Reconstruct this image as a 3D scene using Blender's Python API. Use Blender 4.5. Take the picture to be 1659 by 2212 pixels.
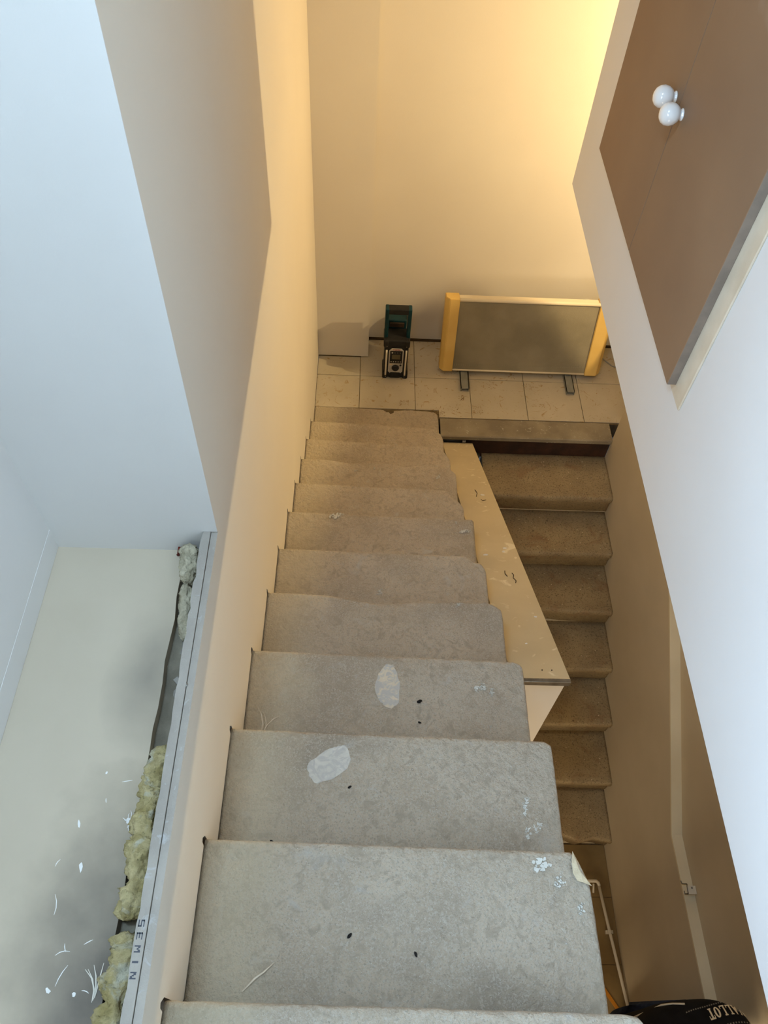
import bpy, bmesh, math, random
from mathutils import Vector, Matrix, noise
from mathutils.bvhtree import BVHTree

for o in list(bpy.data.objects):
    bpy.data.objects.remove(o, do_unlink=True)
S = bpy.context.scene
COL = S.collection
ZOFF = 4.78          # everything below is measured from the camera's height; lifted so the lower hall floor is z = 0

# ------------------------------------------------------------------ camera
cam_d = bpy.data.cameras.new('camera')
cam = bpy.data.objects.new('camera', cam_d); COL.objects.link(cam)
yaw, pitch, roll, FPX = 0.05499968, 0.94747606, 0.07313351, 1696.47
fw = Vector((math.sin(yaw)*math.cos(pitch), math.cos(yaw)*math.cos(pitch), -math.sin(pitch)))
rt = Vector((math.cos(yaw), -math.sin(yaw), 0)); up = rt.cross(fw)
r2 = rt*math.cos(roll)+up*math.sin(roll); u2 = -rt*math.sin(roll)+up*math.cos(roll)
cam.matrix_world = Matrix((r2, u2, -fw)).transposed().to_4x4()
cam_d.sensor_fit = 'HORIZONTAL'; cam_d.sensor_width = 36.0
cam_d.lens = FPX/1659*36; cam_d.clip_start = 0.02
S.camera = cam

# ------------------------------------------------------------------ world, lights, exposure
w = bpy.data.worlds.new('world'); S.world = w; w.use_nodes = True
bg = w.node_tree.nodes['Background']; bg.inputs[0].default_value = (0.62, 0.78, 1.0, 1); bg.inputs[1].default_value = 0.1

def area(name, loc, target, sx, sy, power, color):
    d = bpy.data.lights.new(name, 'AREA'); d.shape = 'RECTANGLE'; d.size = sx; d.size_y = sy
    d.energy = power; d.color = color
    o = bpy.data.objects.new(name, d); COL.objects.link(o); o.location = loc
    o.rotation_euler = (Vector(target)-Vector(loc)).to_track_quat('-Z', 'Y').to_euler()
    return o
def bulb(name, loc, power, color, radius):
    d = bpy.data.lights.new(name, 'POINT'); d.energy = power; d.color = color; d.shadow_soft_size = radius
    o = bpy.data.objects.new(name, d); COL.objects.link(o); o.location = loc
    return o
SKY = (-0.47, 0.30, 0.93)
area('skylight_daylight', SKY, (0.15, 0.05, -1.0), 0.28, 0.75, 54, (0.53, 0.755, 1.0))
side = area('side_window_daylight', (-0.60, -0.15, -0.45), (1.0, 0.12, -0.72), 0.7, 0.8, 30, (0.53, 0.725, 1.0))
side.data.spread = math.radians(125)
LAMP = (2.0, 2.95, -1.55)
bulb('landing_lamp_light', LAMP, 118, (1.0, 0.755, 0.40), 0.02)
area('side_room_daylight', (2.15, 2.25, -2.6), (1.35, 3.45, -3.4), 0.35, 0.5, 5, (1.0, 0.95, 0.85))
area('hall_fill_light', (0.5, -1.42, -3.6), (1.2, 1.5, -4.4), 0.9, 1.2, 42.0, (1.0, 0.81, 0.56))  # added warm fill for the dim lower hall, no real source behind it

S.view_settings.view_transform = 'Standard'; S.view_settings.look = 'None'
S.view_settings.gamma = 1.0; S.view_settings.use_curve_mapping = False
S.view_settings.exposure = 0.14

# ------------------------------------------------------------------ helpers
def lin(c):
    return tuple((x/12.92 if x <= 0.04045 else ((x+0.055)/1.055)**2.4) for x in [v/255 for v in c])
MATS = {}
def mat(name, c1, c2=None, rough=0.6, bdist=0.01, scale=8, bump=0.0, bscale=None, spec=0.3, metal=0.0, detail=6, stops=(0.35, 0.65), coat=0.0, extra=None):
    """two-tone procedural surface: noise colour mix + noise bump; colours are sRGB 0-255"""
    if name in MATS: return MATS[name]
    m = bpy.data.materials.new(name); m.use_nodes = True; nt = m.node_tree; N = nt.nodes; L = nt.links
    b = N['Principled BSDF']; b.inputs['Roughness'].default_value = rough
    b.inputs['Specular IOR Level'].default_value = spec; b.inputs['Metallic'].default_value = metal
    b.inputs['Coat Weight'].default_value = coat
    tc = N.new('ShaderNodeNewGeometry')
    c1 = lin(c1)+(1,); c2 = (lin(c2)+(1,)) if c2 else c1
    n = N.new('ShaderNodeTexNoise'); n.inputs['Scale'].default_value = scale; n.inputs['Detail'].default_value = detail
    L.new(tc.outputs['Position'], n.inputs['Vector'])
    r = N.new('ShaderNodeValToRGB'); r.color_ramp.elements[0].position = stops[0]; r.color_ramp.elements[1].position = stops[1]
    r.color_ramp.elements[0].color = c1; r.color_ramp.elements[1].color = c2
    L.new(n.outputs['Fac'], r.inputs['Fac'])
    col = r.outputs['Color']
    if extra:
        for (sc, lo, hi, cc, dist) in extra:
            n2 = N.new('ShaderNodeTexNoise'); n2.inputs['Scale'].default_value = sc; n2.inputs['Detail'].default_value = 5
            n2.inputs['Distortion'].default_value = dist
            L.new(tc.outputs['Position'], n2.inputs['Vector'])
            mr = N.new('ShaderNodeMapRange'); mr.inputs['From Min'].default_value = lo; mr.inputs['From Max'].default_value = hi
            L.new(n2.outputs['Fac'], mr.inputs['Value'])
            mx = N.new('ShaderNodeMix'); mx.data_type = 'RGBA'
            L.new(mr.outputs['Result'], mx.inputs['Factor']); L.new(col, mx.inputs[6]); mx.inputs[7].default_value = lin(cc)+(1,)
            col = mx.outputs[2]
    L.new(col, b.inputs['Base Color'])
    if bump:
        nb = N.new('ShaderNodeTexNoise'); nb.inputs['Scale'].default_value = bscale or scale*6; nb.inputs['Detail'].default_value = 8
        nb.inputs['Roughness'].default_value = 0.65
        L.new(tc.outputs['Position'], nb.inputs['Vector'])
        bp = N.new('ShaderNodeBump'); bp.inputs['Strength'].default_value = bump; bp.inputs['Distance'].default_value = bdist
        L.new(nb.outputs['Fac'], bp.inputs['Height']); L.new(bp.outputs['Normal'], b.inputs['Normal'])
    MATS[name] = m
    return m

def emis(name, c, s):
    m = bpy.data.materials.new(name); m.use_nodes = True
    b = m.node_tree.nodes['Principled BSDF']; b.inputs['Base Color'].default_value = lin(c)+(1,)
    b.inputs['Emission Color'].default_value = lin(c)+(1,); b.inputs['Emission Strength'].default_value = s
    return m

def nb(): return bmesh.new()
def box(bm, x0, x1, y0, y1, z0, z1, bev=0.0, M=None, mi=0):
    vs = [bm.verts.new((x, y, z)) for z in (z0, z1) for y in (y0, y1) for x in (x0, x1)]
    fs = [bm.faces.new([vs[i] for i in f]) for f in ((0,2,3,1),(4,5,7,6),(0,1,5,4),(2,6,7,3),(0,4,6,2),(1,3,7,5))]
    for f in fs: f.material_index = mi
    if bev:
        es = list({e for f in fs for e in f.edges})
        r = bmesh.ops.bevel(bm, geom=es, offset=bev, segments=2, affect='EDGES', profile=0.5)
        vs = list({v for f in r['faces'] for v in f.verts} | {v for v in vs if v.is_valid})
    if M is not None: bmesh.ops.transform(bm, matrix=M, verts=vs)
    return vs
def prism(bm, pts, axis, a, b, mi=0):
    """extrude a 2-D outline along axis from a to b; axis 'X': pts=(y,z), 'Y': (x,z), 'Z': (x,y)"""
    def P(p, t):
        return (t, p[0], p[1]) if axis == 'X' else ((p[0], t, p[1]) if axis == 'Y' else (p[0], p[1], t))
    A = [bm.verts.new(P(p, a)) for p in pts]; B = [bm.verts.new(P(p, b)) for p in pts]
    n = len(pts); fs = [bm.faces.new(A), bm.faces.new(B)]
    for i in range(n): fs.append(bm.faces.new((A[i], A[(i+1) % n], B[(i+1) % n], B[i])))
    for f in fs: f.material_index = mi
    return A+B
def tube(bm, pts, r, seg=10, cap=True):
    pts = [Vector(p) for p in pts]; rs = r if isinstance(r, (list, tuple)) else [r]*len(pts)
    rings = []
    ref = Vector((0, 0, 1))
    for i, p in enumerate(pts):
        d = (pts[min(i+1, len(pts)-1)]-pts[max(i-1, 0)]).normalized()
        if abs(d.dot(ref)) > 0.95: ref = Vector((1, 0, 0))
        a = d.cross(ref).normalized(); b = d.cross(a).normalized()
        rings.append([bm.verts.new(p+(a*math.cos(t)+b*math.sin(t))*rs[i]) for t in [2*math.pi*k/seg for k in range(seg)]])
    for i in range(len(rings)-1):
        for k in range(seg):
            bm.faces.new((rings[i][k], rings[i][(k+1) % seg], rings[i+1][(k+1) % seg], rings[i+1][k]))
    if cap: bm.faces.new(rings[0][::-1]); bm.faces.new(rings[-1])
def lathe(bm, prof, origin, axis, seg=24):
    """prof = [(radius, height)] along axis"""
    ax = Vector(axis).normalized(); a = ax.orthogonal().normalized(); b = ax.cross(a); o = Vector(origin)
    rings = []
    for r, h in prof:
        rings.append([bm.verts.new(o+ax*h+(a*math.cos(t)+b*math.sin(t))*max(r, 1e-5)) for t in [2*math.pi*k/seg for k in range(seg)]])
    for i in range(len(rings)-1):
        for k in range(seg):
            bm.faces.new((rings[i][k], rings[i][(k+1) % seg], rings[i+1][(k+1) % seg], rings[i+1][k]))
    bm.faces.new(rings[0][::-1]); bm.faces.new(rings[-1])

ORIG = {}
def obj(name, bm, mats, parent=None, smooth=False, label=None, cat=None, group=None, kind=None):
    """bm holds absolute coordinates; the mesh is re-based on its parent's or its own base point"""
    bmesh.ops.recalc_face_normals(bm, faces=bm.faces)
    if parent is not None: off = ORIG[parent.name]
    else:
        xs = [v.co for v in bm.verts]
        lo = Vector([min(v[i] for v in xs) for i in range(3)]); hi = Vector([max(v[i] for v in xs) for i in range(3)])
        off = Vector(((lo.x+hi.x)/2, (lo.y+hi.y)/2, lo.z))
    bmesh.ops.translate(bm, verts=bm.verts, vec=-off)
    me = bpy.data.meshes.new(name); bm.to_mesh(me); bm.free()
    for m in (mats if isinstance(mats, (list, tuple)) else [mats]): me.materials.append(m)
    if smooth:
        for p in me.polygons: p.use_smooth = True
    o = bpy.data.objects.new(name, me); COL.objects.link(o)
    if parent is not None: o.parent = parent
    else: o.location = off
    ORIG[o.name] = off
    if label: o['label'] = label
    if cat: o['category'] = cat
    if group: o['group'] = group
    if kind: o['kind'] = kind
    return o
def thing(name, label, cat, loc, group=None, kind=None):
    o = bpy.data.objects.new(name, None); COL.objects.link(o); o.location = loc; o.empty_display_size = 0.1
    ORIG[o.name] = Vector(loc)
    if label: o['label'] = label
    if cat: o['category'] = cat
    if group: o['group'] = group
    if kind: o['kind'] = kind
    return o
def struct(name, bm, m, **k):
    o = obj(name, bm, m, kind='structure', **k); return o

# ------------------------------------------------------------------ materials
M_white = mat('white_wall_paint', (230, 227, 222), (224, 220, 214), rough=0.55, scale=1.3, bump=0.05, bscale=160)
M_cream = mat('cream_wall_paint', (224, 216, 200), (218, 209, 193), rough=0.6, scale=1.1, bump=0.06, bscale=170)
M_dado = mat('dusty_cream_paint', (208, 194, 166), (198, 184, 156), rough=0.6, scale=2.2, bump=0.05, bscale=120)
M_core = mat('plasterboard_core', (178, 170, 158), (164, 156, 145), rough=0.9, scale=14, bump=0.35, bscale=130, extra=[(60, .62, .75, (186, 184, 180), 1)])
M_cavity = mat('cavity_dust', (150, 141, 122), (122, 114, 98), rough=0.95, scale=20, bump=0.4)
M_ledge = mat('dusty_ledge_paint', (205, 205, 197), (190, 190, 182), rough=0.75, scale=5, bump=0.08, bscale=200)
M_stone = mat('grey_stone', (200, 182, 157), (216, 199, 174), rough=0.92, scale=7, bump=0.95, bdist=0.02, bscale=62, detail=10, stops=(.32, .68),
              extra=[(4, .50, .72, (178, 163, 143), .6), (230, .46, .66, (210, 199, 180), .8), (250, .54, .74, (168, 156, 137), .6), (38, .50, .70, (184, 169, 147), 1.2), (15, .62, .82, (208, 203, 193), 1), (420, .66, .72, (228, 223, 213), 0)])
def unworn_lit_ends(m):
    # the tooled ends of the treads never wore smooth; their paler, warmer colour also paints the lamp-lit strip
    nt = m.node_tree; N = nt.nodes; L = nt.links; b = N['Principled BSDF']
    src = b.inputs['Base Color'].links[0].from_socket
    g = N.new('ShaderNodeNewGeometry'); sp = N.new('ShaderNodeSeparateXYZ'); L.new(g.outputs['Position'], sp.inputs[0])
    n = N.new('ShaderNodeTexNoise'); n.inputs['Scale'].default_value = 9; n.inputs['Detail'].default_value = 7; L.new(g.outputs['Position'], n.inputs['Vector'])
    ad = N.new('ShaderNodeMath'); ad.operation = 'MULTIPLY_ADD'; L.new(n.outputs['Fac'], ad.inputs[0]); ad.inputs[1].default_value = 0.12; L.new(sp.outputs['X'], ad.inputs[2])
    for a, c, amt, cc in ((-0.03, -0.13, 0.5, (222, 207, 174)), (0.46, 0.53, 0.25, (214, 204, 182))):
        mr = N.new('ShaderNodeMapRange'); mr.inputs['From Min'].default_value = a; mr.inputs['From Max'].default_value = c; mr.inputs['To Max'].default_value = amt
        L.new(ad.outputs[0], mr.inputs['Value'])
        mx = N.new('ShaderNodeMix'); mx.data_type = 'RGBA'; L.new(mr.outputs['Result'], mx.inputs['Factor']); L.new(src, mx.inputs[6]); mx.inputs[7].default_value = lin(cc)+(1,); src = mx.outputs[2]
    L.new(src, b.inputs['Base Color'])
unworn_lit_ends(M_stone)
M_stone2 = mat('brown_worn_stone', (148, 129, 98), (166, 147, 112), rough=0.75, scale=6, bump=0.35, bscale=60, detail=9,
               extra=[(9, .55, .75, (142, 114, 84), 1), (120, .52, .7, (106, 92, 72), 1), (40, .64, .80, (158, 146, 120), 2)])
M_scar = mat('fresh_stone_break', (222, 206, 172), (204, 188, 156), rough=0.9, scale=40, bump=0.6, bscale=90)
M_tile = mat('landing_tile', (198, 187, 164), (186, 175, 151), rough=0.55, scale=5, bump=0.06, bscale=90,
             extra=[(13, .60, .72, (168, 140, 98), 3.0), (60, .66, .76, (160, 136, 100), 2.0)])
M_grout = mat('dark_grout', (120, 104, 78), (96, 82, 60), rough=0.95, scale=30)
M_lowtile = mat('brown_floor_tile', (140, 118, 78), (122, 101, 64), rough=0.6, scale=5, bump=0.1)
M_beam = mat('dark_red_brown_wood', (66, 40, 26), (44, 28, 20), rough=0.7, scale=12, bump=0.3)
M_nosing = mat('worn_brown_nosing', (158, 146, 122), (130, 118, 98), rough=0.7, scale=7, bump=0.25, bscale=60, extra=[(30, .62, .74, (190, 182, 160), 2)])
M_mdf = mat('brown_mdf', (146, 118, 92), (137, 110, 86), rough=0.6, scale=3, bump=0.03, bscale=120,
            extra=[(4, .64, .90, (172, 152, 134), .6)])
M_mdfedge = mat('grey_mdf_edge', (140, 126, 112), (124, 112, 100), rough=0.85, scale=25)
M_wood = mat('whitened_pine', (226, 212, 188), (206, 190, 164), rough=0.5, scale=9, bump=0.08)
M_gloss = mat('glossy_white_knob', (244, 243, 240), rough=0.12, spec=0.6, coat=0.6)
M_metal = mat('brushed_steel', (150, 146, 138), (120, 116, 108), rough=0.35, scale=30, metal=0.85)
M_black = mat('black_plastic', (20, 20, 21), (27, 27, 28), rough=0.45, scale=20)
M_teal = mat('teal_plastic', (6, 42, 48), (9, 50, 56), rough=0.45, scale=20)
M_silver = mat('silver_plastic', (190, 184, 170), (176, 170, 158), rough=0.4, scale=20)
M_lcd = mat('grey_display', (92, 84, 62), rough=0.3)
M_heatmesh = mat('grey_brown_grille', (152, 142, 118), (136, 127, 104), rough=0.6, scale=6, bump=0.25, bscale=220)
M_yellow = mat('yellowed_plastic', (226, 190, 112), (216, 178, 98), rough=0.45, scale=6)
M_ivory = mat('ivory_metal', (232, 218, 190), rough=0.4)
M_foot = mat('greyish_metal_foot', (142, 142, 134), (128, 128, 120), rough=0.5, scale=20)
M_wool = mat('yellow_mineral_wool', (226, 208, 156), (190, 172, 116), rough=1.0, scale=30, bump=0.9, bscale=110, extra=[(18, .55, .7, (222, 216, 190), 2)])
M_woolg = mat('grey_mineral_wool', (232, 220, 190), (190, 178, 148), rough=1.0, scale=40, bump=0.9, bscale=120)
M_paint = mat('white_paint_drop', (236, 234, 228), rough=0.6)
M_dust = mat('pale_dust_fibre', (226, 220, 206), rough=0.8)
M_dark = mat('dark_crumb_and_gap', (36, 32, 28), (22, 20, 18), rough=0.9, scale=60)
M_shirt = mat('black_cotton', (17, 17, 19), (24, 24, 27), rough=0.85, scale=30, bump=0.15, bscale=300, spec=0.15)
M_print = mat('cream_print', (220, 208, 182), rough=0.7)
M_redp = mat('red_print', (150, 30, 26), rough=0.7)
M_skin = mat('skin', (206, 156, 128), (198, 146, 118), rough=0.5, scale=20)
M_hair = mat('dark_hair', (46, 34, 26), (30, 22, 18), rough=0.6, scale=60, bump=0.5)
M_jeans = mat('dark_blue_denim', (38, 46, 62), (50, 58, 76), rough=0.8, scale=60)
M_orange = mat('orange_strap', (196, 130, 40), rough=0.6)
M_boxing = mat('dusty_beige_board', (206, 190, 156), (194, 178, 145), rough=0.65, scale=3.5, bump=0.06, bscale=100, extra=[(14, .62, .72, (224, 212, 184), 1.5)])
M_offw = mat('offwhite_plastic', (214, 206, 188), rough=0.45)

# ------------------------------------------------------------------ dimensions
XL, XR = -0.28, 0.463            # upper flight between left wall and open side
ZL = -3.447                      # landing
ZF = -4.78                       # lower hall floor
XB = 0.68; ZB = -1.463; YB = 2.42   # bulkhead beside the flight
NZ = 0.879                       # recess back wall
CEIL = 1.0

# upper flight: (tread height, outline of the nosing in x,y from the wall to the open side)
UP = [
(-1.258, [(-0.28, -0.19), (0.1, -0.194), (0.44, -0.2), (0.46, -0.21), (0.465, -0.24)]),
(-1.445, [(-0.28, 0.094), (0.04, 0.088), (0.396, 0.081), (0.448, 0.080), (0.466, 0.075), (0.476, 0.055)]),
(-1.62, [(-0.28, 0.373), (0.041, 0.367), (0.438, 0.358), (0.447, 0.340), (0.462, 0.303), (0.467, 0.236)]),
(-1.78, [(-0.28, 0.652), (0.149, 0.643), (0.447, 0.636), (0.461, 0.628), (0.465, 0.592)]),
(-1.976, [(-0.28, 0.944), (0.106, 0.937), (0.442, 0.927), (0.457, 0.919), (0.463, 0.891)]),
(-2.17, [(-0.28, 1.238), (-0.16, 1.235), (-0.073, 1.231), (-0.007, 1.221), (0.044, 1.211), (0.08, 1.207), (0.117, 1.208), (0.205, 1.220), (0.411, 1.221), (0.432, 1.212), (0.456, 1.196), (0.461, 1.155)]),
(-2.34, [(-0.28, 1.512), (0.045, 1.509), (0.386, 1.501), (0.404, 1.484), (0.436, 1.471), (0.451, 1.443), (0.453, 1.402)]),
(-2.53, [(-0.28, 1.809), (0.083, 1.802), (0.446, 1.796), (0.457, 1.788)]),
(-2.703, [(-0.28, 2.087), (0.047, 2.079), (0.379, 2.068), (0.397, 2.035), (0.426, 2.012), (0.446, 1.979), (0.45, 1.94)]),
(-2.88, [(-0.28, 2.366), (-0.171, 2.368), (-0.061, 2.352), (0.157, 2.356), (0.208, 2.338), (0.289, 2.35), (0.42, 2.341), (0.450, 2.303), (0.454, 2.267)]),
(-3.055, [(-0.28, 2.644), (0.049, 2.63), (0.38, 2.615), (0.422, 2.589), (0.451, 2.535), (0.456, 2.499)]),
(-3.245, [(-0.28, 2.937), (0.05, 2.93), (0.306, 2.914), (0.396, 2.908), (0.436, 2.874), (0.452, 2.826)]),
(-3.449, [(-0.28, 3.244), (0.051, 3.240), (0.20, 3.232), (0.30, 3.236), (0.432, 3.225), (0.455, 3.205), (0.457, 3.165)]),
]
LOWF = [
(-3.613, [(0.73, 2.80), (0.735, 2.745), (0.78, 2.738), (1.1, 2.735), (1.48, 2.735)]),
(-3.786, [(0.662, 2.465), (1.0, 2.462), (1.48, 2.461)]),
(-3.955, [(0.662, 2.180), (0.95, 2.178), (1.02, 2.186), (1.10, 2.188), (1.22, 2.176), (1.48, 2.168)]),
(-4.117, [(0.662, 1.892), (1.1, 1.890), (1.48, 1.889)]),
(-4.28, [(0.662, 1.628), (1.0, 1.625), (1.48, 1.627)]),
(-4.455, [(0.662, 1.350), (1.05, 1.350), (1.12, 1.364), (1.19, 1.352), (1.48, 1.346)]),
(-4.622, [(0.662, 1.085), (1.12, 1.085), (1.22, 1.105), (1.30, 1.072), (1.38, 1.092), (1.48, 1.072)]),
]

# ------------------------------------------------------------------ the setting
# left wall: two layers of plasterboard, the outer one scribed round each stone step
bm = nb()
def wall_outline(outer):
    pts = [(-1.5, -1.31), (NZ, -1.31), (NZ, CEIL), (3.67, CEIL), (3.67, ZL+0.004)]
    if outer:
        pts.append((3.25, ZL+0.004))
        for k in range(len(UP)-1, 0, -1):
            z, pl = UP[k]; y = pl[0][1]
            zn, pn = UP[k-1]; yn = pn[0][1]
            top = z+0.004
            pts += [(y+0.003, z-0.03 if k < len(UP)-1 else ZL+0.004), (y+0.003, z+0.004), (y-0.006, z+0.026), (y-0.013, z+0.022), (y-0.016, z+0.003)] if k < len(UP)-1 else [(y-0.016, z+0.003)]
            pts += [(yn+0.012, z+0.003)]
            if k-1 > 0 or True: pts += [(yn+0.003, z+0.003+0.02)]
        pts += [(-0.19, -1.6), (-1.5, -1.6)]
    else:
        pts += [(-1.5, ZL)]
    return pts
out = []
last = None
for p in wall_outline(True):
    if last is None or (Vector(p)-Vector(last)).length > 1e-4: out.append(p)
    last = p
t = thing('wall_left', 'cream plasterboard wall along the left side of the stone flight', None, (XL, 1.2, ZL), kind='structure')
prism(bm, out, 'X', XL, XL-0.0125)
for f in bm.faces: f.normal_update()
for f in bm.faces:
    c = f.calc_center_median()
    if abs(c.x-XL) < 1e-4: f.material_index = 0
    else: f.material_index = 1
bmesh.ops.triangulate(bm, faces=[f for f in bm.faces if len(f.verts) > 4])
obj('plasterboard', bm, [M_cream, M_core], t)
bm = nb()
random.seed(3)
inner = []
yy = -1.5
pts = []
prism(bm, [(-1.5, -1.306), (NZ, -1.306), (NZ, CEIL), (3.67, CEIL), (3.67, -5.0), (-1.5, -5.0)], 'X', XL-0.0136, XL-0.0275)
for f in bm.faces: f.material_index = 0
obj('plasterboard', bm, [M_core], t)
# torn paper edge of the inner board
bm = nb()
y = -0.1
random.seed(5)
while y < 0.86:
    d = random.uniform(0.05, 0.12); w_ = random.uniform(0.001, 0.0022)+0.004*max(0, (y-0.3))
    prism(bm, [(XL-0.0275, y), (XL-0.0275, y+d), (XL-0.0275-w_, y+d*0.8), (XL-0.0275-w_*0.8, y+d*0.25)], 'Z', -1.322, -1.3062)
    y += d
obj('torn_board_edge', bm, M_core, t)
# small seam screw and joint ridge
bm = nb(); lathe(bm, [(0.004, 0), (0.004, 0.0012), (0.002, 0.002)], (XL-0.0145, 0.555, -1.3095), (0, 0, 1), 12)
obj('screw_head', bm, M_metal, t)
# joint tape with stamped letters
bm = nb(); box(bm, XL-0.0275, XL-0.0165, 0.04, 0.205, -1.3062, -1.3057)
tp = obj('joint_tape', bm, M_core, t)
M_stamp = mat('grey_stamp_ink', (84, 86, 92), rough=0.8)
def letters(spec, h, adv):
    """block letters from strokes on a unit cell, in local (u right, v up)"""
    G = {'S': [(0,0,1,.16),(0,.42,1,.58),(0,.84,1,1),(0,.5,.22,1),(.78,0,1,.5)], 'E': [(0,0,.24,1),(0,0,1,.16),(0,.42,.8,.58),(0,.84,1,1)],
         'M': [(0,0,.2,1),(.8,0,1,1),(.2,.6,.4,.95),(.6,.6,.8,.95),(.38,.4,.62,.7)], 'I': [(.35,0,.65,1)], 'N': [(0,0,.2,1),(.8,0,1,1),(.2,.55,.45,.95),(.42,.3,.62,.65),(.58,.05,.8,.4)]}
    R = []
    for i, ch in enumerate(spec):
        for (a, b, c, d) in G[ch]: R.append((i*adv+a*h*0.62, b*h, i*adv+c*h*0.62, d*h))
    return R
bm = nb()
for (a, b, c, d) in letters('SEMIN', 0.0088, 0.0098):
    # text runs toward the camera, tops toward the stairs
    box(bm, XL-0.0265+b*1.0, XL-0.0265+d*1.0, 0.185-c*1.7, 0.185-a*1.7, -1.3057, -1.3055)
obj('stamped_letters', bm, M_stamp, tp, kind='stuff')

# recess (old opening) beside the flight
bm = nb(); box(bm, -1.1, XL, NZ-0.002, NZ, -1.3055, CEIL); box(bm, -1.1, XL-0.0285, NZ-0.002, NZ, -1.9, -1.3055); box(bm, -1.1, XL-0.0285, NZ, NZ+0.1, -1.9, CEIL)
struct('wall_recess_back', bm, M_white, label='white painted end wall of the recess on the left')
bm = nb(); box(bm, -1.1, -0.613, -1.5, NZ, -1.9, CEIL)
struct('wall_recess_left', bm, M_white, label='white outer wall of the recess at the far left')
bm = nb(); box(bm, -0.613, -0.6124, -1.5, NZ-0.002, -1.374, -1.315)
struct('baseboard_left', bm, M_white, label='low white painted strip along the far left wall of the recess')
# ledge with dirt patch
def ledge_material():
    m = bpy.data.materials.new('dirty_ledge'); m.use_nodes = True; nt = m.node_tree; N = nt.nodes; L = nt.links
    b = N['Principled BSDF']; b.inputs['Roughness'].default_value = 0.8
    g = N.new('ShaderNodeNewGeometry')
    def patch(c, r0, r1, sx, sy):
        s = N.new('ShaderNodeVectorMath'); s.operation = 'SUBTRACT'; L.new(g.outputs['Position'], s.inputs[0]); s.inputs[1].default_value = (c[0], c[1], ZOFF-1.377)
        q = N.new('ShaderNodeVectorMath'); q.operation = 'MULTIPLY'; L.new(s.outputs[0], q.inputs[0]); q.inputs[1].default_value = (1/sx, 1/sy, 0)
        n = N.new('ShaderNodeTexNoise'); n.inputs['Scale'].default_value = 14; n.inputs['Detail'].default_value = 8; L.new(g.outputs['Position'], n.inputs['Vector'])
        a = N.new('ShaderNodeVectorMath'); a.operation = 'LENGTH'; L.new(q.outputs[0], a.inputs[0])
        ad = N.new('ShaderNodeMath'); ad.operation = 'MULTIPLY_ADD'; L.new(n.outputs['Fac'], ad.inputs[0]); ad.inputs[1].default_value = 0.7; L.new(a.outputs['Value'], ad.inputs[2])
        r = N.new('ShaderNodeMapRange'); L.new(ad.outputs[0], r.inputs['Value']); r.inputs['From Min'].default_value = r1; r.inputs['From Max'].default_value = r0
        return r.outputs['Result']
    n0 = N.new('ShaderNodeTexNoise'); n0.inputs['Scale'].default_value = 9; n0.inputs['Detail'].default_value = 8; L.new(g.outputs['Position'], n0.inputs['Vector'])
    rp = N.new('ShaderNodeValToRGB'); rp.color_ramp.elements[0].color = lin((190, 176, 153))+(1,); rp.color_ramp.elements[1].color = lin((202, 188, 165))+(1,)
    L.new(n0.outputs['Fac'], rp.inputs['Fac']); col = rp.outputs['Color']
    for c, r0, r1, sx, sy, cc, k in [((-0.37, 0.10), 0.45, 1.35, 0.16, 0.36, (116, 108, 97), 1), ((-0.38, 0.60), 0.4, 1.5, 0.07, 0.14, (156, 146, 130), 1)]:
        f = patch(c, r0, r1, sx, sy)
        mx = N.new('ShaderNodeMix'); mx.data_type = 'RGBA'; L.new(f, mx.inputs['Factor']); L.new(col, mx.inputs[6]); mx.inputs[7].default_value = lin(cc)+(1,); col = mx.outputs[2]
    n3 = N.new('ShaderNodeTexNoise'); n3.inputs['Scale'].default_value = 420; n3.inputs['Detail'].default_value = 3; L.new(g.outputs['Position'], n3.inputs['Vector'])
    mx = N.new('ShaderNodeMix'); mx.data_type = 'RGBA'; mx.blend_type = 'OVERLAY'; mx.inputs['Factor'].default_value = 0.25; L.new(col, mx.inputs[6]); L.new(n3.outputs['Color'], mx.inputs[7])
    L.new(col, b.inputs['Base Color'])
    bp = N.new('ShaderNodeBump'); bp.inputs['Strength'].default_value = 0.25; bp.inputs['Distance'].default_value = 0.004
    L.new(n0.outputs['Fac'], bp.inputs['Height']); L.new(bp.outputs['Normal'], b.inputs['Normal'])
    return m
bm = nb()
random.seed(9)
edge = [(-0.613, -1.5), (-0.613, NZ-0.002)]
yv = NZ-0.002
pts = []
while yv > -0.3:
    pts.append((-0.352+random.uniform(-.0025, .0025)-0.004*(1-yv), yv)); yv -= random.uniform(0.03, 0.07)
pts.append((-0.356, -1.5))
prism(bm, edge+pts, 'Z', -1.42, -1.377)
ledge = struct('floor_recess', bm, ledge_material(), label='dusty pale ledge floor of the recess, dirty grey toward the front')
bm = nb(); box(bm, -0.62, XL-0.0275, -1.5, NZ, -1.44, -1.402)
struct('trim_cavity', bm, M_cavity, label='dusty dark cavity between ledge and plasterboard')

# column (return wall) and far wall
bm = nb(); box(bm, XL-0.1, 0.031, 3.67, 3.95, ZL+0.006, CEIL)
struct('wall_column', bm, M_cream, label='cream wall pier at the foot of the left wall')
bm = nb(); box(bm, -0.4, 3.1, 3.843, 3.95, ZL+0.012, CEIL)
struct('wall_far', bm, M_cream, label='cream end wall behind the landing')
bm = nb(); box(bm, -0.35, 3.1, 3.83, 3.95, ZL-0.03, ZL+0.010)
struct('trim_wall_gap', bm, mat('dark_gap_joint', (70, 56, 36), rough=1.0), label='dark joint at the foot of the far wall')  # plain dark strip in the joint under the wall board
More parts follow.
